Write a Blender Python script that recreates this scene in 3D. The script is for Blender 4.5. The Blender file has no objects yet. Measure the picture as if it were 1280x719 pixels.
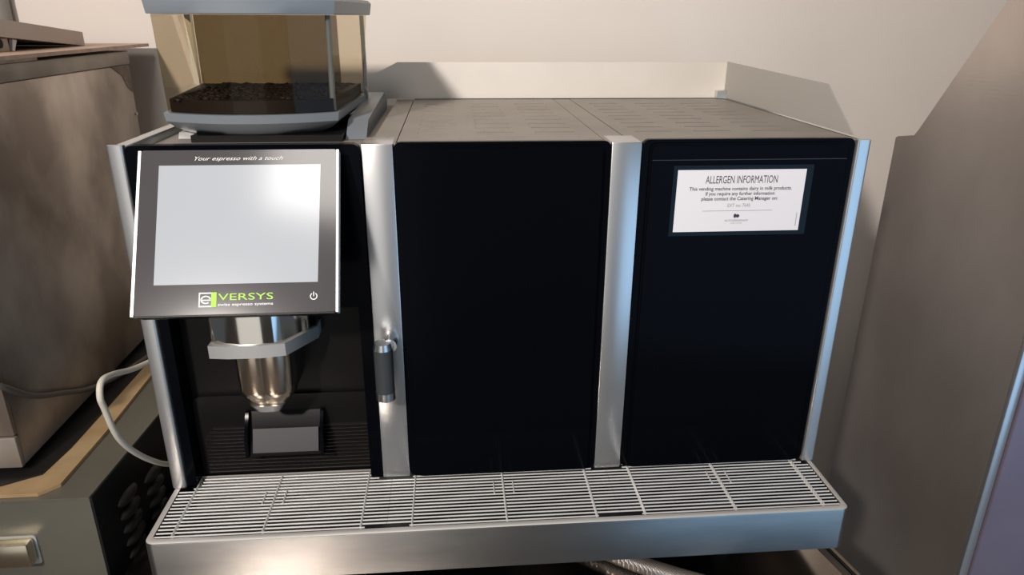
import bpy, bmesh, math, random
from mathutils import Matrix, Vector
random.seed(7)
S = bpy.context.scene
C = S.collection

# ------------------------------------------------------------------ camera
cam_d = bpy.data.cameras.new('camera')
cam = bpy.data.objects.new('camera', cam_d); C.objects.link(cam)
RT = Vector((0.99658, -0.082413, 0.005993)); UP = Vector((0.023694, 0.3545, 0.934756)); FW = Vector((0.079161, 0.931417, -0.35524))
m = Matrix((RT, UP, -FW)).transposed().to_4x4(); m.translation = Vector((-0.05851, -0.79507, 0.56523))
cam.matrix_world = m
cam_d.sensor_fit = 'HORIZONTAL'; cam_d.sensor_width = 36.0; cam_d.lens = 891.26 / 1280 * 36.0
cam_d.clip_start = 0.02
S.camera = cam

# ------------------------------------------------------------------ light
w = bpy.data.worlds.new('room_light'); S.world = w; w.use_nodes = True
w.node_tree.nodes['Background'].inputs[0].default_value = (0.84, 0.92, 1.0, 1)
w.node_tree.nodes['Background'].inputs[1].default_value = 0.08

def area(name, loc, target, sx, sy, power, col, spread=180):
    d = bpy.data.lights.new(name, 'AREA'); d.shape = 'RECTANGLE'; d.size = sx; d.size_y = sy
    d.energy = power; d.color = col; d.spread = math.radians(spread)
    o = bpy.data.objects.new(name, d); C.objects.link(o); o.location = loc
    o.rotation_euler = (Vector(target) - Vector(loc)).to_track_quat('-Z', 'Y').to_euler()
    return o
area('wall_lamp', (-0.95, -1.80, 1.37), (0.10, 0.5, 0.74), 0.13, 0.13, 17, (1.0, 0.92, 0.86), 105)
area('ceiling_panel', (-0.48, -1.25, 1.92), (-0.2, -0.1, 0.40), 0.46, 0.50, 6.5, (1.0, 0.94, 0.88), 150)
area('glazed_door_daylight', (1.58, -2.0, -0.12), (1.15, 0.0, -0.12), 1.75, 1.5, 11.6, (0.34, 0.61, 0.94))
area('pillar_fill', (-0.75, -2.1, -0.15), (-0.5, 0.0, -0.15), 1.1, 1.5, 3.4, (1.0, 0.97, 0.92))  # added fill with no known source, brightens the first pillar

S.view_settings.view_transform = 'Standard'; S.view_settings.look = 'None'
S.view_settings.gamma = 1.0; S.view_settings.use_curve_mapping = False
S.view_settings.exposure = 0.19

# ------------------------------------------------------------------ materials
ANI = 0.25
def mat(name, col, rough=0.5, metal=0.0, spec=0.5, noise=None, bump=None, emit=None, aniso=0.0):
    """noise = (scale, second colour, contrast low, high, stretch xyz); bump = (scale, strength, stretch)"""
    mt = bpy.data.materials.new(name); mt.use_nodes = True
    nt = mt.node_tree; b = nt.nodes['Principled BSDF']
    b.inputs['Base Color'].default_value = (*col, 1); b.inputs['Roughness'].default_value = rough
    b.inputs['Metallic'].default_value = metal; b.inputs['Specular IOR Level'].default_value = spec
    if aniso:
        b.inputs['Anisotropic'].default_value = aniso; b.inputs['Anisotropic Rotation'].default_value = ANI
        tg = nt.nodes.new('ShaderNodeTangent'); tg.direction_type = 'RADIAL'; tg.axis = 'Z'
        nt.links.new(tg.outputs[0], b.inputs['Tangent'])
    tc = nt.nodes.new('ShaderNodeTexCoord')
    def nz(scale, st, detail=5):
        mp = nt.nodes.new('ShaderNodeMapping'); mp.inputs['Scale'].default_value = st
        nt.links.new(tc.outputs['Object'], mp.inputs['Vector'])
        n = nt.nodes.new('ShaderNodeTexNoise'); n.inputs['Scale'].default_value = scale; n.inputs['Detail'].default_value = detail
        nt.links.new(mp.outputs[0], n.inputs['Vector']); return n
    if noise:
        n = nz(noise[0], noise[4] if len(noise) > 4 else (1, 1, 1))
        r = nt.nodes.new('ShaderNodeValToRGB')
        r.color_ramp.elements[0].position = noise[2]; r.color_ramp.elements[1].position = noise[3]
        r.color_ramp.elements[0].color = (*col, 1); r.color_ramp.elements[1].color = (*noise[1], 1)
        nt.links.new(n.outputs[0], r.inputs[0]); nt.links.new(r.outputs[0], b.inputs['Base Color'])
    if bump:
        n = nz(bump[0], bump[2] if len(bump) > 2 else (1, 1, 1))
        bp = nt.nodes.new('ShaderNodeBump'); bp.inputs['Strength'].default_value = bump[1]; bp.inputs['Distance'].default_value = 0.002
        nt.links.new(n.outputs[0], bp.inputs['Height']); nt.links.new(bp.outputs[0], b.inputs['Normal'])
    if emit:
        b.inputs['Emission Color'].default_value = (*emit[0], 1); b.inputs['Emission Strength'].default_value = emit[1]
    return mt

M = {}
M['wall'] = mat('wall_paint', (0.74, 0.68, 0.62), 0.85, noise=(3, (0.70, 0.64, 0.58), 0.4, 0.7), bump=(60, 0.08))
M['floor'] = mat('dark_floor', (0.34, 0.26, 0.20), 0.6, noise=(12, (0.28, 0.22, 0.17), 0.4, 0.7))
M['trim'] = mat('bright_trim', (0.85, 0.85, 0.84), 0.4, 0.25)
M['alu'] = mat('satin_aluminium', (0.62, 0.62, 0.62), 0.30, 0.85, noise=(30, (0.58, 0.59, 0.59), 0.4, 0.6, (1, 1, 0.1)))
M['guard'] = mat('guard_metal', (0.44, 0.42, 0.385), 0.55, 0.2)
M['rear'] = mat('white_guard_metal', (0.74, 0.69, 0.63), 0.6, 0.1, noise=(8, (0.68, 0.63, 0.57), 0.45, 0.7))
M['top'] = mat('top_plate_metal', (0.33, 0.295, 0.255), 0.5, 0.35, noise=(14, (0.28, 0.25, 0.215), 0.4, 0.7))
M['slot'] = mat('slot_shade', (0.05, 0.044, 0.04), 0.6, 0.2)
M['black'] = mat('black_gloss', (0.0022, 0.0026, 0.004), 0.14, 0.0, 0.03)
M['blackm'] = mat('black_plastic', (0.006, 0.0052, 0.005), 0.38, 0.0, 0.15)
M['grille'] = mat('black_grille', (0.011, 0.0095, 0.0085), 0.26, 0.0, 0.9)
M['outlet'] = mat('dark_grey_plastic', (0.022, 0.022, 0.023), 0.4)
M['bezel'] = mat('graphite_bezel', (0.070, 0.066, 0.067), 0.13, 0.0, 0.4)
M['chrome'] = mat('chrome', (0.72, 0.69, 0.65), 0.10, 1.0)
M['chromew'] = mat('floor_tinted_chrome', (0.72, 0.62, 0.50), 0.20, 1.0)  # brown floor's reflection mixed into the chrome colour
M['chromes'] = mat('satin_chrome', (0.66, 0.66, 0.66), 0.3, 1.0)
M['band'] = mat('grey_band', (0.60, 0.60, 0.58), 0.38, 0.6)
M['rubber'] = mat('grey_rubber', (0.035, 0.04, 0.042), 0.55)
M['steel'] = mat('brushed_steel', (0.44, 0.42, 0.40), 0.33, 1.0, noise=(9, (0.36, 0.35, 0.34), 0.35, 0.7, (1, 1, 4)), bump=(14, 0.06, (0.4, 60, 60)), aniso=0.75)
M['rim'] = mat('lit_rim_steel', (0.62, 0.60, 0.57), 0.5, 0.35)  # lighter steel for upward faces, light on the rim put into the colour
M['wire'] = mat('grid_wire_steel', (0.88, 0.87, 0.85), 0.36, 0.35)
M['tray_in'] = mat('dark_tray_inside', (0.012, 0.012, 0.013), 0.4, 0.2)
M['screen'] = mat('lit_screen', (0.12, 0.125, 0.135), 0.14, 0.0, 0.5, emit=((0.95, 0.97, 1.0), 0.40))
M['white'] = mat('white_print', (0.74, 0.74, 0.73), 0.5)
M['paper'] = mat('white_card', (0.80, 0.77, 0.78), 0.5)
M['sleeve'] = mat('dark_sleeve', (0.006, 0.010, 0.016), 0.25, 0.0, 0.12)
M['ink'] = mat('dark_print', (0.055, 0.03, 0.045), 0.6)
M['inkl'] = mat('grey_print', (0.30, 0.29, 0.30), 0.6)
M['green'] = mat('green_print', (0.36, 0.72, 0.02), 0.5)
M['hgrey'] = mat('hopper_grey', (0.19, 0.215, 0.24), 0.42, 0.1)
M['bean'] = mat('coffee_bean', (0.012, 0.007, 0.0055), 0.6, 0.0, 0.2)
M['stain'] = mat('stained_steel', (0.27, 0.215, 0.175), 0.40, 0.7, noise=(8, (0.56, 0.48, 0.41), 0.36, 0.62, (1, 1, 0.8)))
M['staind'] = mat('stained_steel_lip', (0.33, 0.28, 0.235), 0.45, 0.4, noise=(10, (0.22, 0.18, 0.14), 0.4, 0.65))
M['rust'] = mat('rust_brown', (0.12, 0.085, 0.06), 0.6, noise=(40, (0.22, 0.165, 0.12), 0.4, 0.7))
M['cab'] = mat('olive_steel', (0.25, 0.235, 0.19), 0.4, 0.6, noise=(6, (0.20, 0.19, 0.155), 0.4, 0.7))
M['cabblack'] = mat('black_cabinet_side', (0.012, 0.011, 0.011), 0.42)
M['louver'] = mat('black_louvre', (0.018, 0.016, 0.015), 0.5)
M['plate'] = mat('handle_plate', (0.55, 0.54, 0.50), 0.4, 0.2)
M['handle'] = mat('brass_steel', (0.62, 0.56, 0.44), 0.25, 1.0)
M['board'] = mat('tan_board', (0.42, 0.29, 0.15), 0.7, noise=(12, (0.30, 0.18, 0.08), 0.45, 0.7))
M['wood'] = mat('thin_wood', (0.56, 0.40, 0.29), 0.6, noise=(6, (0.42, 0.28, 0.19), 0.4, 0.7, (1, 8, 1)))
M['carton'] = mat('taupe_metal', (0.50, 0.41, 0.35), 0.5, 0.1, noise=(8, (0.44, 0.36, 0.305), 0.4, 0.7))
M['hole'] = mat('dark_hole', (0.004, 0.004, 0.004), 0.8)
M['cable'] = mat('cream_cable', (0.62, 0.57, 0.47), 0.5)
M['cabled'] = mat('grey_cable', (0.11, 0.09, 0.075), 0.5)
M['counter'] = mat('counter_steel', (0.42, 0.385, 0.35), 0.16, 1.0, noise=(8, (0.32, 0.30, 0.28), 0.4, 0.7))
M['counterd'] = mat('counter_edge_dark', (0.09, 0.08, 0.07), 0.5, 0.4)
M['rsteel'] = mat('brown_stained_steel', (0.50, 0.43, 0.385), 0.42, 0.8, noise=(3.2, (0.74, 0.66, 0.60), 0.4, 0.75, (1, 1, 0.7)), bump=(20, 0.05, (1, 1, 20)))
M['door'] = mat('blue_lit_door', (0.235, 0.20, 0.26), 0.4, 0.4, noise=(5, (0.20, 0.165, 0.215), 0.4, 0.7))  # violet tint holds the blue daylight falling on this front
M['pipe'] = mat('grey_pipe', (0.25, 0.24, 0.22), 0.5)

def braid():
    mt = mat('braided_steel', (0.45, 0.40, 0.36), 0.35, 0.85)
    nt = mt.node_tree; b = nt.nodes['Principled BSDF']
    tc = nt.nodes.new('ShaderNodeTexCoord')
    outs = []
    for s in (1, -1):
        mp = nt.nodes.new('ShaderNodeMapping'); mp.inputs['Rotation'].default_value = (0, 0, s * 0.6)
        nt.links.new(tc.outputs['Object'], mp.inputs['Vector'])
        wv = nt.nodes.new('ShaderNodeTexWave'); wv.inputs['Scale'].default_value = 130
        nt.links.new(mp.outputs[0], wv.inputs['Vector']); outs.append(wv)
    mx = nt.nodes.new('ShaderNodeMath'); mx.operation = 'MAXIMUM'
    nt.links.new(outs[0].outputs[1], mx.inputs[0]); nt.links.new(outs[1].outputs[1], mx.inputs[1])
    bp = nt.nodes.new('ShaderNodeBump'); bp.inputs['Strength'].default_value = 0.8; bp.inputs['Distance'].default_value = 0.001
    nt.links.new(mx.outputs[0], bp.inputs['Height']); nt.links.new(bp.outputs[0], b.inputs['Normal'])
    return mt
M['braid'] = braid()

def acrylic(name, tint):
    mt = bpy.data.materials.new(name); mt.use_nodes = True
    nt = mt.node_tree; nt.nodes.clear()
    out = nt.nodes.new('ShaderNodeOutputMaterial'); tr = nt.nodes.new('ShaderNodeBsdfTransparent')
    tr.inputs[0].default_value = (*tint, 1)
    gl = nt.nodes.new('ShaderNodeBsdfGlossy'); gl.inputs['Roughness'].default_value = 0.06
    fr = nt.nodes.new('ShaderNodeFresnel'); fr.inputs['IOR'].default_value = 1.45
    mx = nt.nodes.new('ShaderNodeMixShader')
    mu = nt.nodes.new('ShaderNodeMath'); mu.operation = 'MULTIPLY'; mu.inputs[1].default_value = 0.35
    nt.links.new(fr.outputs[0], mu.inputs[0]); nt.links.new(mu.outputs[0], mx.inputs[0]); nt.links.new(tr.outputs[0], mx.inputs[1]); nt.links.new(gl.outputs[0], mx.inputs[2])
    nt.links.new(mx.outputs[0], out.inputs[0])
    return mt
M['acrylic'] = acrylic('smoked_acrylic', (0.86, 0.805, 0.70))
M['hdark'] = acrylic('dark_smoked_acrylic', (0.46, 0.42, 0.34))

# ------------------------------------------------------------------ helpers
def obj(name, bm, m, parent=None, smooth=False):
    me = bpy.data.meshes.new(name)
    bmesh.ops.recalc_face_normals(bm, faces=bm.faces[:])
    for f in bm.faces: f.smooth = True
    bm.to_mesh(me); bm.free()
    me.set_sharp_from_angle(angle=math.radians(80 if smooth else 32))
    me.materials.append(M[m])
    o = bpy.data.objects.new(name, me); C.objects.link(o)
    if parent:
        o.parent = parent; o.matrix_parent_inverse = Matrix.Translation(-Vector(parent.get('base', (0, 0, 0))))
    return o

def thing(name, label, cat, loc=(0, 0, 0), group=None):
    o = bpy.data.objects.new(name, None); C.objects.link(o); o.location = loc; o.empty_display_size = 0.05
    o['base'] = loc; o['label'] = label; o['category'] = cat
    if group: o['group'] = group
    return o

def tag(o, label, cat, group=None):
    o['label'] = label; o['category'] = cat
    if group: o['group'] = group
    return o

def box(bm, x0, x1, y0, y1, z0, z1, bev=0.0, seg=2, edges=None):
    r = bmesh.ops.create_cube(bm, size=1.0)
    vs = r['verts']
    for v in vs:
        v.co = Vector((x0 if v.co.x < 0 else x1, y0 if v.co.y < 0 else y1, z0 if v.co.z < 0 else z1))
    if bev:
        es = list({e for v in vs for e in v.link_edges if edges is None or edges(e)})
        bmesh.ops.bevel(bm, geom=es, offset=bev, segments=seg, affect='EDGES', profile=0.5)
    return bm

def bx(*a, **k): return box(bmesh.new(), *a, **k)

def prism(bm, poly, axis, a0, a1):
    """extrude a 2-D polygon along an axis: X -> (y,z), Y -> (x,z), Z -> (x,y)"""
    def P(p, a):
        return {'X': (a, p[0], p[1]), 'Y': (p[0], a, p[1]), 'Z': (p[0], p[1], a)}[axis]
    v0 = [bm.verts.new(P(p, a0)) for p in poly]; v1 = [bm.verts.new(P(p, a1)) for p in poly]
    bm.faces.new(v0); bm.faces.new(v1[::-1])
    n = len(poly)
    for i in range(n): bm.faces.new((v0[i], v0[(i + 1) % n], v1[(i + 1) % n], v1[i]))
    return bm

def rrect(x0, x1, y0, y1, r, n=5, corners=(1, 1, 1, 1)):
    """counter-clockwise rounded rectangle; corners = bl, br, tr, tl"""
    out = []
    for (cx, cy, a0, on, px, py) in ((x0 + r, y0 + r, 180, corners[0], x0, y0), (x1 - r, y0 + r, 270, corners[1], x1, y0),
                                     (x1 - r, y1 - r, 0, corners[2], x1, y1), (x0 + r, y1 - r, 90, corners[3], x0, y1)):
        if not on: out.append((px, py)); continue
        for i in range(n + 1):
            a = math.radians(a0 + 90 * i / n); out.append((cx + r * math.cos(a), cy + r * math.sin(a)))
    return out

def cyl(bm, p0, p1, r0, r1=None, n=16, caps=True):
    p0 = Vector(p0); p1 = Vector(p1); d = p1 - p0
    q = d.to_track_quat('Z', 'Y').to_matrix().to_4x4()
    mt = Matrix.Translation((p0 + p1) / 2) @ q
    bmesh.ops.create_cone(bm, cap_ends=caps, segments=n, radius1=r0, radius2=r1 if r1 is not None else r0, depth=d.length, matrix=mt)
    return bm

def catmull(pts, n=8):
    P = [Vector(p) for p in pts]; P = [2 * P[0] - P[1]] + P + [2 * P[-1] - P[-2]]
    out = []
    for i in range(1, len(P) - 2):
        a, b, c, d = P[i - 1:i + 3]
        for k in range(n):
            t = k / n
            out.append(0.5 * ((2 * b) + (c - a) * t + (2 * a - 5 * b + 4 * c - d) * t * t + (3 * b - a - 3 * c + d) * t ** 3))
    out.append(P[-2]); return out

def tube(bm, pts, r, n=10):
    rings = []
    prev = Vector((0, 0, 1))
    for i, p in enumerate(pts):
        t = (pts[min(i + 1, len(pts) - 1)] - pts[max(i - 1, 0)]).normalized()
        u = prev - t * prev.dot(t)
        if u.length < 1e-4: u = t.orthogonal()
        u.normalize(); prev = u; v = t.cross(u)
        rings.append([bm.verts.new(p + r * (math.cos(2 * math.pi * k / n) * u + math.sin(2 * math.pi * k / n) * v)) for k in range(n)])
    for a, b in zip(rings, rings[1:]):
        for k in range(n): bm.faces.new((a[k], a[(k + 1) % n], b[(k + 1) % n], b[k]))
    bm.faces.new(rings[0][::-1]); bm.faces.new(rings[-1])
    return bm

def loft(bm, rings, cap0=True, cap1=True):
    R = [[bm.verts.new(p) for p in r] for r in rings]
    n = len(R[0])
    for a, b in zip(R, R[1:]):
        for k in range(n): bm.faces.new((a[k], a[(k + 1) % n], b[(k + 1) % n], b[k]))
    if cap0: bm.faces.new(R[0][::-1])
    if cap1: bm.faces.new(R[-1])
    return bm

def text(name, s, m, parent, origin, ux, uy, width, height=None, shear=0.0, bold=0.0, align='LEFT', spacing=1.0):
    """flat lettering on a plane: origin is the middle of the left (or the centre) of its base line"""
    cu = bpy.data.curves.new(name, 'FONT'); cu.body = s; cu.size = 1.0; cu.extrude = 0.0; cu.shear = shear; cu.offset = bold
    cu.space_character = spacing; cu.resolution_u = 3
    t = bpy.data.objects.new(name, cu); C.objects.link(t)
    bpy.context.view_layer.update()
    me = bpy.data.meshes.new_from_object(t.evaluated_get(bpy.context.evaluated_depsgraph_get()))
    bpy.data.objects.remove(t); bpy.data.curves.remove(cu)
    xs = [v.co.x for v in me.vertices]; ys = [v.co.y for v in me.vertices]
    x0, x1 = min(xs), max(xs); cap = 0.69
    sx = width / (x1 - x0); sy = height / cap if height else sx
    ux = Vector(ux).normalized(); uy = Vector(uy).normalized(); nn = ux.cross(uy)
    og = Vector(origin)
    off = -(x1 + x0) / 2 if align == 'CENTER' else -x0
    for v in me.vertices:
        v.co = og + ux * ((v.co.x + off) * sx) + uy * (v.co.y * sy) + nn * 0.00015
    me.materials.clear(); me.materials.append(M[m]); me.name = name
    o = bpy.data.objects.new(name, me); C.objects.link(o)
    o.parent = parent; o.matrix_parent_inverse = Matrix.Translation(-Vector(parent.get('base', (0, 0, 0))))
    return o

def struct(name, bm, m):
    o = obj(name, bm, m); o['kind'] = 'structure'; return o

# ------------------------------------------------------------------ setting
WY = 0.60
struct('wall_back', bx(-2.2, 2.2, WY, WY + 0.1, -0.95, 1.9), 'wall')
struct('floor', bx(-2.2, 2.2, -3.0, WY, -1.0, -0.95), 'floor')

# ------------------------------------------------------------------ counter
ZC = -0.10
t = thing('counter', 'steel counter under the coffee machine with dark recessed right edge', 'counter', (-0.03, 0.2, -0.95))
obj('counter_top', prism(bmesh.new(), [(-0.485, -0.30), (0.465, -0.30), (0.40, 0.02), (0.33, 0.585), (-0.462, 0.585), (-0.485, 0.02)], 'Z', ZC - 0.03, ZC), 'counter', t)
obj('edge_channel', prism(bmesh.new(), [(0.4665, -0.30), (0.482, -0.30), (0.417, 0.02), (0.347, 0.585), (0.3315, 0.585), (0.4015, 0.02)], 'Z', ZC - 0.03, ZC - 0.006), 'counterd', t)
obj('edge_rim', prism(bmesh.new(), [(0.483, -0.30), (0.488, -0.30), (0.423, 0.02), (0.353, 0.585), (0.348, 0.585), (0.418, 0.02)], 'Z', ZC - 0.03, ZC), 'counter', t)
obj('counter_body', bx(-0.455, 0.32, -0.05, 0.57, -0.95, ZC - 0.031), 'cabblack', t)

# ------------------------------------------------------------------ coffee machine
H = 0.4344
cm = thing('coffee_machine', 'black and silver bean-to-cup coffee machine with touch display on the counter', 'coffee machine', (0, 0.2, ZC))
obj('base', bx(-0.405, 0.405, 0.034, 0.44, -0.055, -0.004, bev=0.004), 'blackm', cm)
obj('housing', bx(-0.404, 0.404, 0.046, 0.45, -0.003, H - 0.016), 'blackm', cm)
for x in (-0.36, 0.36):
    for y in (0.08, 0.40):
        obj('foot', cyl(bmesh.new(), (x, y, ZC), (x, y, -0.056), 0.022, 0.018), 'rubber', cm)
for s in (-1, 1):
    bm = bx(min(s * 0.405, s * 0.42), max(s * 0.405, s * 0.42), 0.0, 0.452, 0.0026, H if s < 0 else H - 0.006, bev=0.003)
    obj('side_panel', bm, 'alu', cm)
# outer edge profiles, rounded bars at the front corners
for s, nm in ((-1, 'corner_profile'), (1, 'corner_profile')):
    a, b = sorted((s * 0.4055, s * 0.4225))
    obj(nm, prism(bmesh.new(), rrect(a, b, -0.007, -0.0005, 0.0032, 4, (1, 1, 0, 0)), 'Z', 0.0026, H + 0.001), 'alu', cm)
# the two pillars between the modules
for xc in (-0.1405, 0.1375):
    obj('pillar', bx(xc - 0.0172, xc + 0.0172, -0.004, 0.045, 0.0026, H, bev=0.0012), 'alu', cm)
# front panels with a stepped border
def front_panel(x0, x1, z0, z1):
    bm = prism(bmesh.new(), rrect(x0, x1, z0, z1, 0.008, 4), 'Y', -0.004, 0.0035)
    p = obj('front_panel', bm, 'black', cm)
    bm = prism(bmesh.new(), rrect(x0 + 0.008, x1 - 0.008, z0 + 0.001, z1 - 0.004, 0.008, 4), 'Y', -0.0095, -0.0042)
    bmesh.ops.bevel(bm, geom=[e for e in bm.edges if all(v.co.y < -0.009 for v in e.verts)], offset=0.002, segments=2, affect='EDGES')
    obj('panel_face', bm, 'black', p)
    return p
front_panel(-0.1225, 0.1195, 0.004, H + 0.002)
p = front_panel(0.1555, 0.4045, 0.004, H + 0.003)
obj('panel_line', bx(0.166, 0.394, -0.0102, -0.0096, 0.4145, 0.4153), 'outlet', p)  # thin grey line across the upper panel face
# left module: panel behind the display, side cheeks, backsplash
obj('upper_panel', prism(bmesh.new(), rrect(-0.4045, -0.1585, 0.245, H + 0.001, 0.008, 4, (0, 0, 1, 1)), 'Y', -0.008, 0.0035), 'black', cm)
obj('recess_cheek', bx(-0.4045, -0.393, -0.002, 0.045, 0.0026, 0.2445), 'black', cm)
obj('recess_cheek', bx(-0.1735, -0.1585, -0.002, 0.045, 0.0026, 0.2445), 'black', cm)
bs = obj('backsplash', bx(-0.3925, -0.174, 0.026, 0.045, 0.0026, 0.2445), 'blackm', cm)
obj('lower_backsplash', prism(bmesh.new(), rrect(-0.392, -0.1745, 0.002, 0.117, 0.012, 5, (0, 0, 0, 1)), 'Y', 0.021, 0.0258), 'blackm', bs)
for i in range(13):
    z = 0.006 + i * 0.0053
    x0 = -0.383 + (0.0 if i < 10 else 0.003 * (i - 9) ** 1.3)
    obj('rib', prism(bmesh.new(), [(0.0208, z), (0.0182, z + 0.001), (0.0178, z + 0.0022), (0.0208, z + 0.0032)], 'X', x0, -0.1765), 'grille', bs)
ob = obj('outlet_box', prism(bmesh.new(), [(0.0205, 0.042), (-0.004, 0.043), (-0.004, 0.046), (0.0205, 0.094)], 'X', -0.322, -0.234), 'blackm', cm)
obj('outlet_flap', prism(bmesh.new(), [(-0.0045, 0.0475), (-0.0075, 0.050), (0.005, 0.0775), (0.008, 0.075)], 'X', -0.317, -0.236), 'outlet', ob)
obj('outlet_cheek', prism(bmesh.new(), [(0.0205, 0.042), (-0.008, 0.044), (-0.004, 0.07), (0.014, 0.096), (0.0205, 0.096)], 'X', -0.3265, -0.3222), 'black', ob)
obj('outlet_cheek', prism(bmesh.new(), [(0.0205, 0.042), (-0.008, 0.044), (-0.004, 0.07), (0.014, 0.096), (0.0205, 0.096)], 'X', -0.2338, -0.2295), 'black', ob)

# top plates, slotted over the middle and right modules
def perforated(x0, x1, y0, y1, z, th, cols, rows):
    bm = bmesh.new()
    xs = sorted({x0, x1, *[v for c in cols for v in c]}); ys = sorted({y0, y1, *[v for r in rows for v in r]})
    g = {(i, j): bm.verts.new((x, y, z)) for i, x in enumerate(xs) for j, y in enumerate(ys)}
    for i in range(len(xs) - 1):
        for j in range(len(ys) - 1):
            if (xs[i], xs[i + 1]) in cols and (ys[j], ys[j + 1]) in rows: continue
            bm.faces.new((g[i, j], g[i + 1, j], g[i + 1, j + 1], g[i, j + 1]))
    r = bmesh.ops.extrude_face_region(bm, geom=bm.faces[:])
    for v in r['geom']:
        if isinstance(v, bmesh.types.BMVert): v.co.z -= th
    return bm
ZT = H - 0.0005
rows = [(0.075 + 0.0375 * k, 0.0822 + 0.0375 * k) for k in range(9)]
obj('top_plate', bx(-0.4035, -0.149, 0.004, 0.449, ZT - 0.013, ZT - 0.009), 'top', cm)
obj('top_plate', perforated(-0.1195, 0.1145, 0.004, 0.449, ZT, 0.0015, [(-0.0995, -0.053), (-0.0285, 0.0175), (0.042, 0.0915)], rows), 'top', cm)
obj('top_plate', perforated(0.1445, 0.4130, 0.004, 0.449, ZT, 0.0015, [(0.165, 0.212), (0.24, 0.288), (0.315, 0.368)], rows), 'top', cm)
obj('top_strip', bx(-0.1480, -0.1208, 0.004, 0.449, ZT - 0.004, ZT - 0.0002), 'top', cm)
obj('top_strip', bx(0.1158, 0.1432, 0.004, 0.449, ZT - 0.004, ZT - 0.0002), 'top', cm)
obj('slot_shade_sheet', bx(-0.118, 0.402, 0.01, 0.44, ZT - 0.0105, ZT - 0.0052), 'slot', cm)
obj('seam', bx(0.4132, 0.4162, 0.004, 0.449, ZT - 0.004, ZT), 'blackm', cm)
obj('seam', bx(-0.1195, 0.399, 0.4492, 0.4532, ZT - 0.004, ZT + 0.0006), 'blackm', cm)
# guard at the back and on the right
obj('rear_guard', prism(bmesh.new(), [(-0.265, H + 0.0005), (0.4175, H + 0.0005), (0.4175, 0.4945), (-0.146, 0.4935)], 'Y', 0.4535, 0.4555), 'rear', cm)
obj('side_guard', prism(bmesh.new(), [(0.4525, H + 0.0015), (0.025, H + 0.0015), (0.103, 0.488), (0.4525, 0.495)], 'X', 0.4165, 0.4185), 'guard', cm)
obj('guard_bracket', prism(bmesh.new(), [(0.400, H + 0.0005), (0.4162, H + 0.0005), (0.4162, H + 0.014), (0.400, H + 0.013)], 'Y', 0.440, 0.4525), 'alu', cm)

# display, tilted out at its lower edge
TL = Vector((-0.3825, -0.022, 0.4325)); UX = Vector((1, 0, 0)); VD = Vector((0, -0.088, -0.1515)).normalized(); NN = UX.cross(-VD)  # NN faces the viewer
DW, DH = 0.2042, 0.1755
def on(u, v, h=0.0): return TL + UX * u + VD * v + NN * h
def plate(poly, h0, h1, m, name, parent):
    bm = bmesh.new()
    a = [bm.verts.new(on(u, v, h0)) for u, v in poly]; b = [bm.verts.new(on(u, v, h1)) for u, v in poly]
    bm.faces.new(a); bm.faces.new(b[::-1]); n = len(poly)
    for i in range(n): bm.faces.new((a[i], a[(i + 1) % n], b[(i + 1) % n], b[i]))
    return obj(name, bm, m, parent)
dsp = plate(rrect(0.0015, DW - 0.0015, 0, DH, 0.004, 4), -0.016, -0.0005, 'blackm', 'display', cm)
plate(rrect(0.0022, DW - 0.0022, 0.0005, DH - 0.0015, 0.003, 4), -0.0004, 0.0015, 'bezel', 'bezel', dsp)
plate([(-0.0005, 0.001), (0.0024, 0.001), (0.0024, DH - 0.001), (-0.0005, DH - 0.001)], -0.010, 0.0018, 'trim', 'side_trim', dsp)
plate([(DW - 0.0024, 0.001), (DW, 0.001), (DW, DH - 0.001), (DW - 0.0024, DH - 0.001)], -0.010, 0.0018, 'trim', 'side_trim', dsp)
plate([(0.021, 0.0172), (0.1855, 0.0172), (0.1835, 0.1430), (0.021, 0.1430)], 0.0016, 0.0019, 'screen', 'screen', dsp)
# wedge that carries the display
obj('display_mount', prism(bmesh.new(), [(-0.0085, 0.425), (-0.0085, 0.275), (-0.080, 0.298), (-0.022, 0.405)], 'X', -0.365, -0.2), 'blackm', cm)
MU = -VD
text('slogan', 'Your espresso with a touch', 'white', dsp, on(0.0565, 0.0118, 0.0016), UX, MU, 0.090, 0.0042, shear=0.45, bold=0.0)
text('brand_lettering', 'VERSYS', 'green', dsp, on(0.0845, 0.1598, 0.0016), UX, MU, 0.0545, 0.0068, bold=0.0)
text('tagline', 'swiss espresso systems', 'white', dsp, on(0.0845, 0.1655, 0.0016), UX, MU, 0.0545, 0.0028, bold=0.015)
def strip(name, quads, m, h=0.0016):
    bm = bmesh.new()
    for q in quads:
        bm.faces.new([bm.verts.new(on(u, v, h + 0.0002)) for u, v in q])
    return obj(name, bm, m, dsp)
def rq(u0, u1, v0, v1): return [(u0, v0), (u1, v0), (u1, v1), (u0, v1)]
bu, bv, bw, bh = 0.0655, 0.1515, 0.0175, 0.0150
strip('badge_outline', [rq(bu, bu + bw * 0.7, bv, bv + 0.0014), rq(bu, bu + bw * 0.7, bv + bh - 0.0014, bv + bh), rq(bu, bu + 0.0013, bv + 0.0014, bv + bh - 0.0014)], 'white')
strip('badge_panel', [rq(bu + bw * 0.7, bu + bw, bv, bv + bh)], 'green')
bm = bmesh.new()
for k in range(13):
    a0, a1 = [math.radians(-10 - 300 * (k + j) / 13.0) for j in (0, 1)]
    bm.faces.new([bm.verts.new(on(bu + 0.0070 + r * 1.25 * math.cos(a), bv + bh / 2 + r * math.sin(a), 0.0018)) for r, a in ((0.0030, a0), (0.0043, a0), (0.0043, a1), (0.0030, a1))])
bm.faces.new([bm.verts.new(on(u, v, 0.0018)) for u, v in rq(bu + 0.0028, bu + 0.0120, bv + bh / 2 - 0.0002, bv + bh / 2 + 0.0011)])
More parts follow.
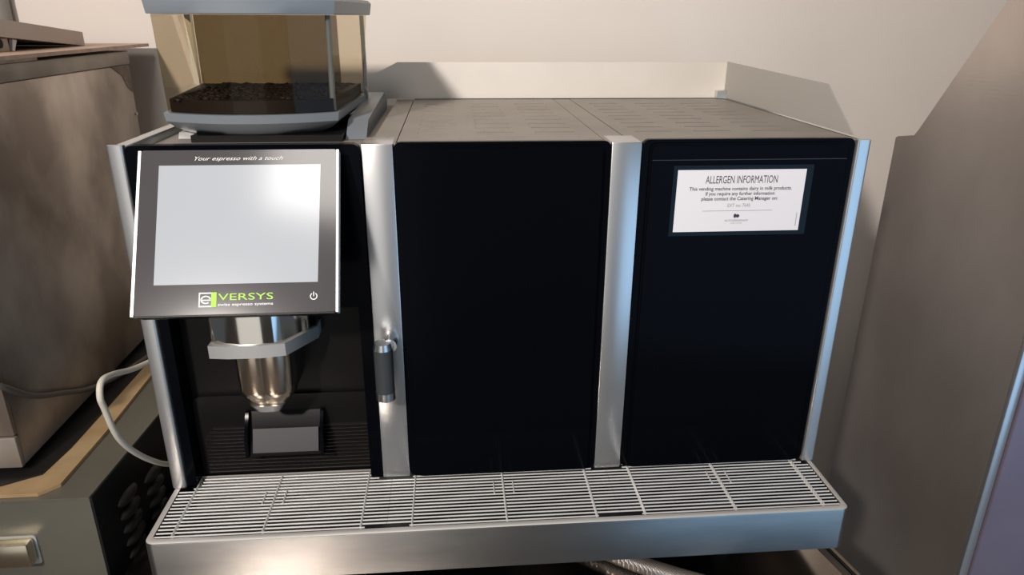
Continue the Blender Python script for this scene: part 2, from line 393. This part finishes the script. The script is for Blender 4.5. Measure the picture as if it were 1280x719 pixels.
obj('badge_letter', bm, 'white', dsp)
bm = bmesh.new()
for k in range(15):
    a0, a1 = [math.radians(-58 + (296 * (k + j)) / 15.0) for j in (0, 1)]
    q = [on(0.1795 + r * math.cos(a), 0.1578 + r * math.sin(a), 0.0018) for r, a in ((0.0028, a0), (0.0038, a0), (0.0038, a1), (0.0028, a1))]
    bm.faces.new([bm.verts.new(p) for p in q])
bm.faces.new([bm.verts.new(on(u, v, 0.0018)) for u, v in rq(0.179, 0.18, 0.1532, 0.1578)])
obj('power_icon', bm, 'white', dsp)

# spout: block, grey band, chrome body with a tapered chin
def ring(x0, x1, y0, y1, z, r, ch=0.0):
    pts = rrect(x0, x1, y0, y1, r, 4)
    return [(x, y, z) for x, y in pts]
sp = obj('spout', loft(bmesh.new(), [[(x, y, z) for x, y in ((-0.336, -0.034), (-0.330, -0.0395), (-0.317, -0.043), (-0.300, -0.0455), (-0.282, -0.0450), (-0.266, -0.0425), (-0.2545, -0.037), (-0.226, 0.006), (-0.226, 0.0255), (-0.336, 0.0255))] for z in (0.2172, 0.285)]), 'chrome', cm)
obj('spout_band', loft(bmesh.new(), [[(x, y, z) for x, y in ((-0.3375, -0.0445), (-0.3160, -0.0475), (-0.2800, -0.0475), (-0.2530, -0.0425), (-0.2245, 0.004), (-0.2245, 0.0255), (-0.3375, 0.0255))] for z in (0.2015, 0.2170)]), 'band', sp)
def body(z, k, dy):
    half = []
    cx = -0.284
    prof_ = [(-0.0335, 0.0255), (-0.0335, -0.022), (-0.0300, -0.0315), (-0.0230, -0.0370), (-0.0130, -0.0395), (-0.0045, -0.0392), (0.0, -0.0375),
             (0.0045, -0.0392), (0.0130, -0.0395), (0.0230, -0.0370), (0.0300, -0.0315), (0.0335, -0.022), (0.0335, 0.0255)]
    return [(cx + x * k, (y + dy) if y < 0 else y, z) for x, y in prof_]
obj('spout_body', loft(bmesh.new(), [body(0.2012, 1.0, 0), body(0.152, 0.97, 0), body(0.143, 0.93, 0.002), body(0.131, 0.70, 0.010)]), 'chromew', sp)
obj('spout_lip', loft(bmesh.new(), [ring(-0.306, -0.265, -0.033, 0.018, 0.1307, 0.008), ring(-0.300, -0.270, -0.030, 0.015, 0.1215, 0.008)]), 'chromes', sp)

# lever on the first pillar
lv = obj('lever_grip', cyl(bmesh.new(), (-0.1448, -0.030, 0.145), (-0.1448, -0.030, 0.2005), 0.0112, n=24), 'rubber', cm, smooth=False)
obj('lever_cap', cyl(bmesh.new(), (-0.1448, -0.030, 0.2007), (-0.1448, -0.030, 0.2085), 0.0114, 0.0098, n=24), 'chromes', lv)
obj('lever_cap', cyl(bmesh.new(), (-0.1448, -0.030, 0.1345), (-0.1448, -0.030, 0.1448), 0.0114, n=24), 'chromes', lv)
obj('lever_mount', cyl(bmesh.new(), (-0.1375, -0.0042, 0.2015), (-0.1375, -0.026, 0.2015), 0.0100, 0.0085, n=24), 'chromes', lv)

# ------------------------------------------------------------------ drip tray and grids
TY0, TY1, TX = -0.1085, 0.0175, 0.4205
tr = thing('drip_tray', 'wide brushed steel drip tray across the front of the coffee machine', 'tray', (0, -0.05, ZC))
bm = bmesh.new()
out = rrect(-TX, TX, TY0, TY1, 0.010, 6, (1, 1, 0, 0)); inn = rrect(-TX + 0.0075, TX - 0.0075, TY0 + 0.0075, TY1 - 0.0025, 0.006, 6, (1, 1, 0, 0))
R = [[bm.verts.new((x, y, z)) for x, y in o_] for o_, z in ((out, -0.058), (out, -0.0016), (inn, 0.0014), (inn, -0.035))]
def inset(d, z): return [bm.verts.new((x - d * (x / TX), y + (d if y < -0.05 else 0), z)) for x, y in out]
seq = [R[0], R[1], inset(0.0005, 0.0003), inset(0.0018, 0.0014), inset(0.0040, 0.0018), R[2], R[3]]
n = len(out)
for a, b in zip(seq, seq[1:]):
    for k in range(n): bm.faces.new((a[k], a[(k + 1) % n], b[(k + 1) % n], b[k]))
bm.faces.new(R[0]); bm.faces.new(R[3])
tb = obj('tray_body', bm, 'steel', tr)
tb.data.materials.append(M['rim'])
for pg in tb.data.polygons:
    if pg.normal.z > 0.35 and pg.center.z > -0.01: pg.material_index = 1
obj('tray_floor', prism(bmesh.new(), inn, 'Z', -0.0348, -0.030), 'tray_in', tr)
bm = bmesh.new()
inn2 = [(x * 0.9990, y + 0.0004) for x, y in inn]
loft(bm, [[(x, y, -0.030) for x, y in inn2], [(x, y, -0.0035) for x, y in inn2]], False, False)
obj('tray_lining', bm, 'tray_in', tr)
for x in (-0.3, 0.3): obj('foot', cyl(bmesh.new(), (x, -0.02, ZC), (x, -0.02, -0.0585), 0.016, 0.013), 'rubber', tr)

rows_y = [-0.0968 + 0.00642 * k for k in range(18)]
def grid(label, x0, x1, crosses, notch0, notch1):
    g = thing('drip_grid', label, 'grid', ((x0 + x1) / 2, -0.05, -0.003), 'wire grids lying in the drip tray')
    r = 0.00100
    for k, y in enumerate(rows_y):
        a, b = x0, x1
        if k == 0:
            a = notch0 if notch0 is not None else a; b = notch1 if notch1 is not None else b
        if y > -0.003:                     # rows that run behind the pillars stop beside them
            a = {-0.412: -0.3885, -0.1462: -0.1195, 0.1362: 0.1585}[x0]; b = {-0.1466: -0.1635, 0.1358: 0.1165, 0.412: 0.400}[x1]
        elif y > -0.0125: a = -0.396 if x0 == -0.412 else a; b = 0.4045 if x1 == 0.412 else b
        obj('wire', cyl(bmesh.new(), (a, y, 0.0), (b, y, 0.0), r, n=8), 'wire', g)
    for x in crosses:
        obj('cross_wire', cyl(bmesh.new(), (x, rows_y[0] - 0.001, -0.0026), (x, rows_y[-1] + 0.001, -0.0026), 0.0013, n=8), 'wire', g)
        obj('cross_wire', cyl(bmesh.new(), (x, rows_y[0] - 0.0005, 0.0012), (x, rows_y[-1] + 0.0005, 0.0012), 0.0009, n=6), 'wire', g)
    xm = crosses[1]
    for d in (-0.0125, 0.0125):
        obj('clip_wire', cyl(bmesh.new(), (xm + d, rows_y[8], 0.001), (xm + d, rows_y[12], 0.001), 0.0009, n=6), 'wire', g)
    return g
grid('left wire grid of the drip tray, below the display and spout', -0.412, -0.1466, (-0.3925, -0.290, -0.177), None, -0.172)
grid('middle wire grid of the drip tray, below the blank black panel', -0.1462, 0.1358, (-0.1166, -0.003, 0.1065), -0.1195, 0.108)
grid('right wire grid of the drip tray, below the panel with the notice', 0.1362, 0.412, (0.166, 0.280, 0.392), 0.162, None)

# ------------------------------------------------------------------ bean hopper
hx = -0.2925
hp = thing('bean_hopper', 'smoked see-through bean hopper with grey lid on top of the coffee machine', 'hopper', (hx, 0.2, H - 0.009))
def outline(fw, rw, yf, yc, yr, grow=0.0, arc=9):
    pts = [(hx - rw - grow - 0.010, yr + grow), (hx - fw - grow, yf)]
    for i in range(1, arc):
        t_ = i / arc; pts.append((hx - (fw + grow) * (1 - 2 * t_), yf - (yf - yc + grow) * (1 - (2 * t_ - 1) ** 2)))
    pts += [(hx + fw + grow, yf), (hx + rw + grow - 0.008, yr + grow)]
    return pts
def ol(z, **k): return [(x, y, z) for x, y in outline(**k)]
T_ = dict(fw=0.0985, rw=0.125, yf=0.088, yc=0.060, yr=0.300); B_ = dict(fw=0.0965, rw=0.114, yf=0.090, yc=0.062, yr=0.300)
bm = loft(bmesh.new(), [ol(0.458, **B_), ol(0.566, **T_)], False, False)
obj('clear_body', bm, 'acrylic', hp)
obj('lid', loft(bmesh.new(), [ol(0.566, **T_, grow=0.004), ol(0.567, **T_, grow=0.005), ol(0.581, **T_, grow=0.007), ol(0.585, **T_, grow=0.003)]), 'hgrey', hp)
def shrink(z, k, dy): return [(hx + (x - hx) * k, 0.19 + (y - 0.19) * k + dy, z) for x, y in outline(**B_)]
obj('collar', loft(bmesh.new(), [shrink(0.4335, 0.80, -0.012), shrink(0.4400, 0.94, -0.004), shrink(0.4480, 1.03, 0.0), shrink(0.4578, 1.045, 0.0)]), 'hgrey', hp)
bm = bmesh.new(); box(bm, hx - 0.118, hx + 0.076, 0.290, 0.297, 0.4585, 0.5655)
obj('back_panel', bm, 'hdark', hp)
obj('corner_post', cyl(bmesh.new(), (hx + 0.093, 0.098, 0.4585), (hx + 0.095, 0.097, 0.5655), 0.0035), 'hgrey', hp)
obj('rear_post', bx(hx + 0.107, hx + 0.1125, 0.3015, 0.310, 0.4445, 0.5655), 'band', hp)
obj('rear_post', bx(hx - 0.134, hx - 0.126, 0.3015, 0.312, 0.4445, 0.5655), 'band', hp)
obj('base_rail', prism(bmesh.new(), [(0.085, H - 0.009), (0.40, H - 0.009), (0.40, H + 0.006), (0.36, H + 0.020), (0.12, H + 0.010)], 'X', -0.186, -0.1615), 'hgrey', hp)
obj('base_rail', prism(bmesh.new(), [(0.100, H - 0.009), (0.40, H - 0.009), (0.40, H + 0.006), (0.105, H - 0.002)], 'X', -0.386, -0.364), 'band', hp)
obj('base_block', bx(-0.362, -0.188, 0.072, 0.36, H - 0.009, H - 0.0012), 'blackm', hp)
# beans: a filled bed with single beans on its surface
bm = loft(bmesh.new(), [[(hx + (x - hx) * 0.975, 0.19 + (y - 0.19) * 0.975, z) for x, y in outline(**B_)] for z in (0.4585, 0.473)])
for i in range(420):
    y = random.uniform(0.085, 0.285); hwid = 0.085 + (y - 0.085) * 0.05
    x = hx + random.uniform(-hwid, hwid)
    mt_ = Matrix.Translation((x, y, 0.4735 + random.uniform(-0.0012, 0.0002))) @ Matrix.Rotation(random.uniform(0, 6.28), 4, 'Z') @ Matrix.Rotation(random.uniform(-.5, .5), 4, 'X') @ Matrix.Diagonal((0.0055, 0.0038, 0.0030, 1))
    bmesh.ops.create_icosphere(bm, subdivisions=1, radius=1.0, matrix=mt_)
o = obj('coffee_beans', bm, 'bean', hp); o['kind'] = 'stuff'

# ------------------------------------------------------------------ notice
nt_ = thing('notice_card', 'white allergen information card stuck on the right black panel', 'notice', (0.2725, -0.0097, 0.367))
obj('sleeve', bx(0.1915, 0.3565, -0.0102, -0.0097, 0.3255, 0.4085), 'sleeve', nt_)
obj('card', bx(0.1965, 0.3480, -0.0106, -0.0103, 0.3305, 0.4035), 'paper', nt_)
def nl(s, z, width, h, m='ink', bold=0.0, x=0.2722, name='print_line', align='CENTER', sp=1.0):
    return text(name, s, m, nt_, (x, -0.0107, z), (1, 0, 0), (0, 0, 1), width, h, bold=bold, align=align, spacing=sp)
nl('ALLERGEN INFORMATION', 0.3878, 0.0850, 0.0088, bold=0.0)
nl('This vending machine contains dairy in milk products.', 0.3797, 0.1215, 0.0040, bold=0.012)
nl('If you require any further information', 0.3738, 0.0820, 0.0040, bold=0.012)
nl('please contact the Catering Manager on:', 0.3679, 0.0910, 0.0040, bold=0.012)
nl('EXT no: 7645', 0.3598, 0.0270, 0.0040, m='inkl')
obj('rule_line', bx(0.2295, 0.3130, -0.0109, -0.0107, 0.3552, 0.3556), 'inkl', nt_)
bm = bmesh.new()
for cx, cz, rx, rz in ((0.2690, 0.3492, 0.0017, 0.0026), (0.2722, 0.3490, 0.0021, 0.0021)):
    bm.faces.new([bm.verts.new((cx + rx * math.cos(a), -0.0108, cz + rz * math.sin(a))) for a in [2 * math.pi * k / 14 for k in range(14)]])
obj('leaf_logo', bm, 'ink', nt_)
nl('AUTOGRINDSHOP', 0.3425, 0.0280, 0.0022, m='inkl', bold=0.01, x=0.2712)
nl('coffee services', 0.3398, 0.0140, 0.0015, m='inkl', x=0.2712)
obj('side_print', bx(0.3434, 0.3440, -0.0109, -0.0107, 0.336, 0.352), 'inkl', nt_)

# ------------------------------------------------------------------ left: lower cabinet with louvres, board, stained steel unit
XL = -0.505; ZL = 0.020
lc = thing('low_cabinet', 'low olive steel cabinet with louvred black side left of the coffee machine', 'cabinet', (-0.75, 0.25, -0.95))
def skew(y): return XL + (y + 0.042) * 0.055
obj('cabinet_top', prism(bmesh.new(), [(-1.05, -0.042), (XL, -0.042), (skew(0.585), 0.585), (-1.05, 0.585)], 'Z', ZL - 0.003, ZL), 'cab', lc)
obj('cabinet_body', prism(bmesh.new(), [(-1.05, -0.036), (XL, -0.036), (skew(0.585), 0.585), (-1.05, 0.585)], 'Z', -0.95, ZL - 0.0035), 'cabblack', lc)
fp = obj('front_panel', bx(-1.05, XL, -0.0415, -0.0365, -0.40, ZL - 0.0035), 'cab', lc)
obj('corner_trim', bx(XL - 0.0022, XL + 0.0005, -0.0430, -0.0417, -0.40, ZL - 0.0035), 'cab', fp)
obj('handle_plate', prism(bmesh.new(), rrect(-0.72, -0.5775, -0.0735, -0.0315, 0.004, 3), 'Y', -0.0432, -0.0418), 'plate', fp)
bm = bx(-0.72, -0.5795, -0.060, -0.0434, -0.066, -0.032, bev=0.004)
obj('handle', bm, 'handle', fp)
for c, (yc, z0, nn_) in enumerate(((0.035, -0.034, 7), (0.105, -0.048, 6))):
    for k in range(nn_):
        z = z0 - k * 0.021
        x = skew(yc)
        bm = bmesh.new()
        pr = [(math.cos(math.radians(a)), math.sin(math.radians(a))) for a in range(-90, 91, 30)]
        secs = []
        for i in range(9):
            s = -1 + 2 * i / 8; e = math.sqrt(max(0.02, 1 - s * s))
            secs.append([(x - 0.002 + (0.010 * e) * max(0.0, ca) + 0.0005, yc + s * 0.026, z + 0.0085 * e * sa) for ca, sa in pr])
        loft(bm, secs)
        obj('louvre', bm, 'louver', lc)

bd = obj('tan_board', prism(bmesh.new(), [(-0.98, -0.0395), (-0.566, -0.036), (-0.548, -0.018), (-0.545, 0.10), (-0.548, 0.30), (-0.552, 0.50), (-0.98, 0.50)], 'Z', ZL + 0.0003, ZL + 0.0050), 'board')
tag(bd, 'thin tan board lying on the low olive cabinet beneath the dark shade sheet', 'board')

mt_ = obj('shade_sheet', prism(bmesh.new(), [(-0.97, -0.0215), (-0.6177, -0.0195), (-0.5790, 0.002), (-0.5725, 0.06), (-0.567, 0.48), (-0.97, 0.48)], 'Z', ZL + 0.0052, ZL + 0.0072), 'cabblack')  # added dark sheet standing in for the unit's shadow on the board
tag(mt_, 'thin black sheet added as shade between the tan board and the stained steel unit', 'shade')
XU = -0.600; ZU0, ZU1 = 0.037, 0.508
uu = thing('steel_unit', 'brown stained steel catering unit standing on the added shade sheet at left', 'appliance', (-0.8, 0.26, ZL + 0.0074))
obj('unit_body', bx(-1.02, XU, 0.010, 0.515, ZU0, ZU1 - 0.022, bev=0.002), 'stain', uu)
obj('top_lip', bx(-1.022, XU + 0.003, 0.006, 0.515, ZU1 - 0.0215, ZU1, bev=0.002), 'staind', uu)
fr = obj('front_door', bx(-1.018, XU + 0.0005, 0.002, 0.0096, ZU0 + 0.045, ZU1 - 0.024, bev=0.002), 'stain', uu)
obj('kick_panel', bx(-1.018, XU + 0.0005, 0.001, 0.0096, ZU0, ZU0 + 0.043, bev=0.002), 'staind', uu)
for x in (-0.98, XU - 0.04):
    for y in (0.06, 0.46): obj('foot', cyl(bmesh.new(), (x, y, ZL + 0.0074), (x, y, ZU0), 0.016), 'rubber', uu)
obj('rust_patch', prism(bmesh.new(), [(0.445, 0.486), (0.512, 0.486), (0.512, 0.440), (0.495, 0.450), (0.480, 0.470)], 'X', XU + 0.0001, XU + 0.0007), 'rust', uu)
obj('screw', cyl(bmesh.new(), (XU, 0.507, 0.405), (XU + 0.003, 0.507, 0.405), 0.003), 'chromes', uu)

wb = obj('wooden_sheet', prism(bmesh.new(), [(-1.03, -0.01), (-0.592, -0.01), (-0.585, 0.575), (-1.03, 0.575)], 'Z', ZU1 + 0.0045, ZU1 + 0.0095), 'wood')
tag(wb, 'long thin brown wooden sheet topmost on the stained steel unit', 'board')
wb = obj('wooden_sheet', prism(bmesh.new(), [(-1.03, -0.02), (-0.598, -0.02), (-0.596, 0.23), (-0.605, 0.24), (-1.03, 0.24)], 'Z', ZU1 + 0.0003, ZU1 + 0.0042), 'wood')
tag(wb, 'shorter wooden sheet pressed under the long sheet on the steel unit', 'board')
ZB = ZU1 + 0.0098
ct = thing('metal_drawer', 'taupe metal drawer with a round dark hole lying on the wooden sheet', 'drawer', (-0.80, 0.45, ZB))
tilt = [(0.4615, ZB), (0.4615, ZB + 0.0205), (0.458, ZB + 0.0208), (0.18, ZB + 0.0470), (0.18, ZB + 0.0240)]
obj('side_wall', prism(bmesh.new(), tilt, 'X', -0.645, -0.640), 'carton', ct)
obj('side_wall', prism(bmesh.new(), tilt, 'X', -0.955, -0.950), 'carton', ct)
obj('end_wall', prism(bmesh.new(), [(0.4575, ZB), (0.4613, ZB), (0.4613, ZB + 0.019), (0.4575, ZB + 0.019)], 'X', -0.9495, -0.6455), 'carton', ct)
obj('bottom_plate', prism(bmesh.new(), [(0.457, ZB + 0.0004), (0.457, ZB + 0.003), (0.18, ZB + 0.027), (0.18, ZB + 0.0244)], 'X', -0.9495, -0.6455), 'carton', ct)
obj('support_block', bx(-0.94, -0.6455, 0.20, 0.262, ZB, ZB + 0.0165), 'staind', ct)
obj('white_wedge', prism(bmesh.new(), [(0.268, ZB), (0.274, ZB + 0.0145), (0.284, ZB + 0.0135), (0.274, ZB)], 'X', -0.650, -0.6455), 'paper', ct)
obj('hole', cyl(bmesh.new(), (-0.6454, 0.242, ZB + 0.0105), (-0.6440, 0.242, ZB + 0.0105), 0.006, n=20), 'hole', ct)
pp = obj('wall_pipe', cyl(bmesh.new(), (-0.826, 0.580, ZB + 0.001), (-0.826, 0.580, 1.7), 0.0185, n=20), 'pipe', smooth=False)
tag(pp, 'grey vertical pipe on the wall at the upper left corner', 'pipe')

# ------------------------------------------------------------------ cables and hose
cb = obj('power_cable', tube(bmesh.new(), catmull([(-0.44, 0.20, 0.115), (-0.455, 0.083, 0.1408), (-0.46, 0.030, 0.154), (-0.46, -0.018, 0.172), (-0.46, -0.0435, 0.1765), (-0.46, -0.053, 0.163), (-0.46, -0.050, 0.1464), (-0.46, -0.0316, 0.0921), (-0.455, 0.014, 0.034), (-0.447, 0.070, -0.012), (-0.44, 0.16, -0.05), (-0.43, 0.30, -0.07)], 8), 0.0036), 'cable', smooth=True)
tag(cb, 'cream power cable looping out from behind the coffee machine', 'cable')
cb = obj('grey_cable', tube(bmesh.new(), catmull([(-0.70, -0.008, 0.19), (-0.62, -0.012, 0.168), (-0.594, -0.0056, 0.155), (-0.594, 0.0457, 0.1134), (-0.594, 0.11, 0.082), (-0.594, 0.1686, 0.0555), (-0.590, 0.24, 0.036), (-0.580, 0.30, 0.0305), (-0.565, 0.36, 0.0305)], 8), 0.0038), 'cabled', smooth=True)
tag(cb, 'dull grey cable hanging along the side of the stained steel unit', 'cable')
hs = obj('braided_hose', tube(bmesh.new(), catmull([(0.02, 0.03, -0.0885), (0.10, -0.035, -0.0885), (0.165, -0.083, -0.0885), (0.23, -0.120, -0.0885), (0.32, -0.16, -0.0885)], 8), 0.0112, 14), 'braid', smooth=True)
tag(hs, 'braided steel hose lying on the counter under the drip tray', 'hose')

# ------------------------------------------------------------------ right: tall stained steel cabinet
XR = 0.65
rc = thing('steel_cabinet', 'tall brown stained steel cabinet with slanted back edge at right', 'cabinet', (0.9, 0.13, -0.95))
prof = [(-0.036, -0.95), (0.303, -0.95), (0.303, 0.388), (0.297, 0.391), (0.258, 0.3985), (0.250, 0.408), (0.1265, 0.589), (0.02, 0.745), (-0.036, 0.745)]
bm = prism(bmesh.new(), prof, 'X', XR, XR + 0.004)
obj('side_panel', bm, 'rsteel', rc)
obj('cabinet_body', prism(bmesh.new(), [(y if y < 0.2 else y - 0.004, z) for y, z in prof], 'X', XR + 0.0045, 1.25), 'rsteel', rc)
obj('front_door', bx(XR + 0.014, 1.25, -0.0475, -0.0365, -0.90, 0.745, bev=0.002), 'door', rc)
obj('edge_trim', bx(XR - 0.001, XR + 0.0125, -0.0445, -0.0365, -0.95, 0.745, bev=0.0025), 'alu', rc)

for o in C.objects:
    if 'base' in o: del o['base']
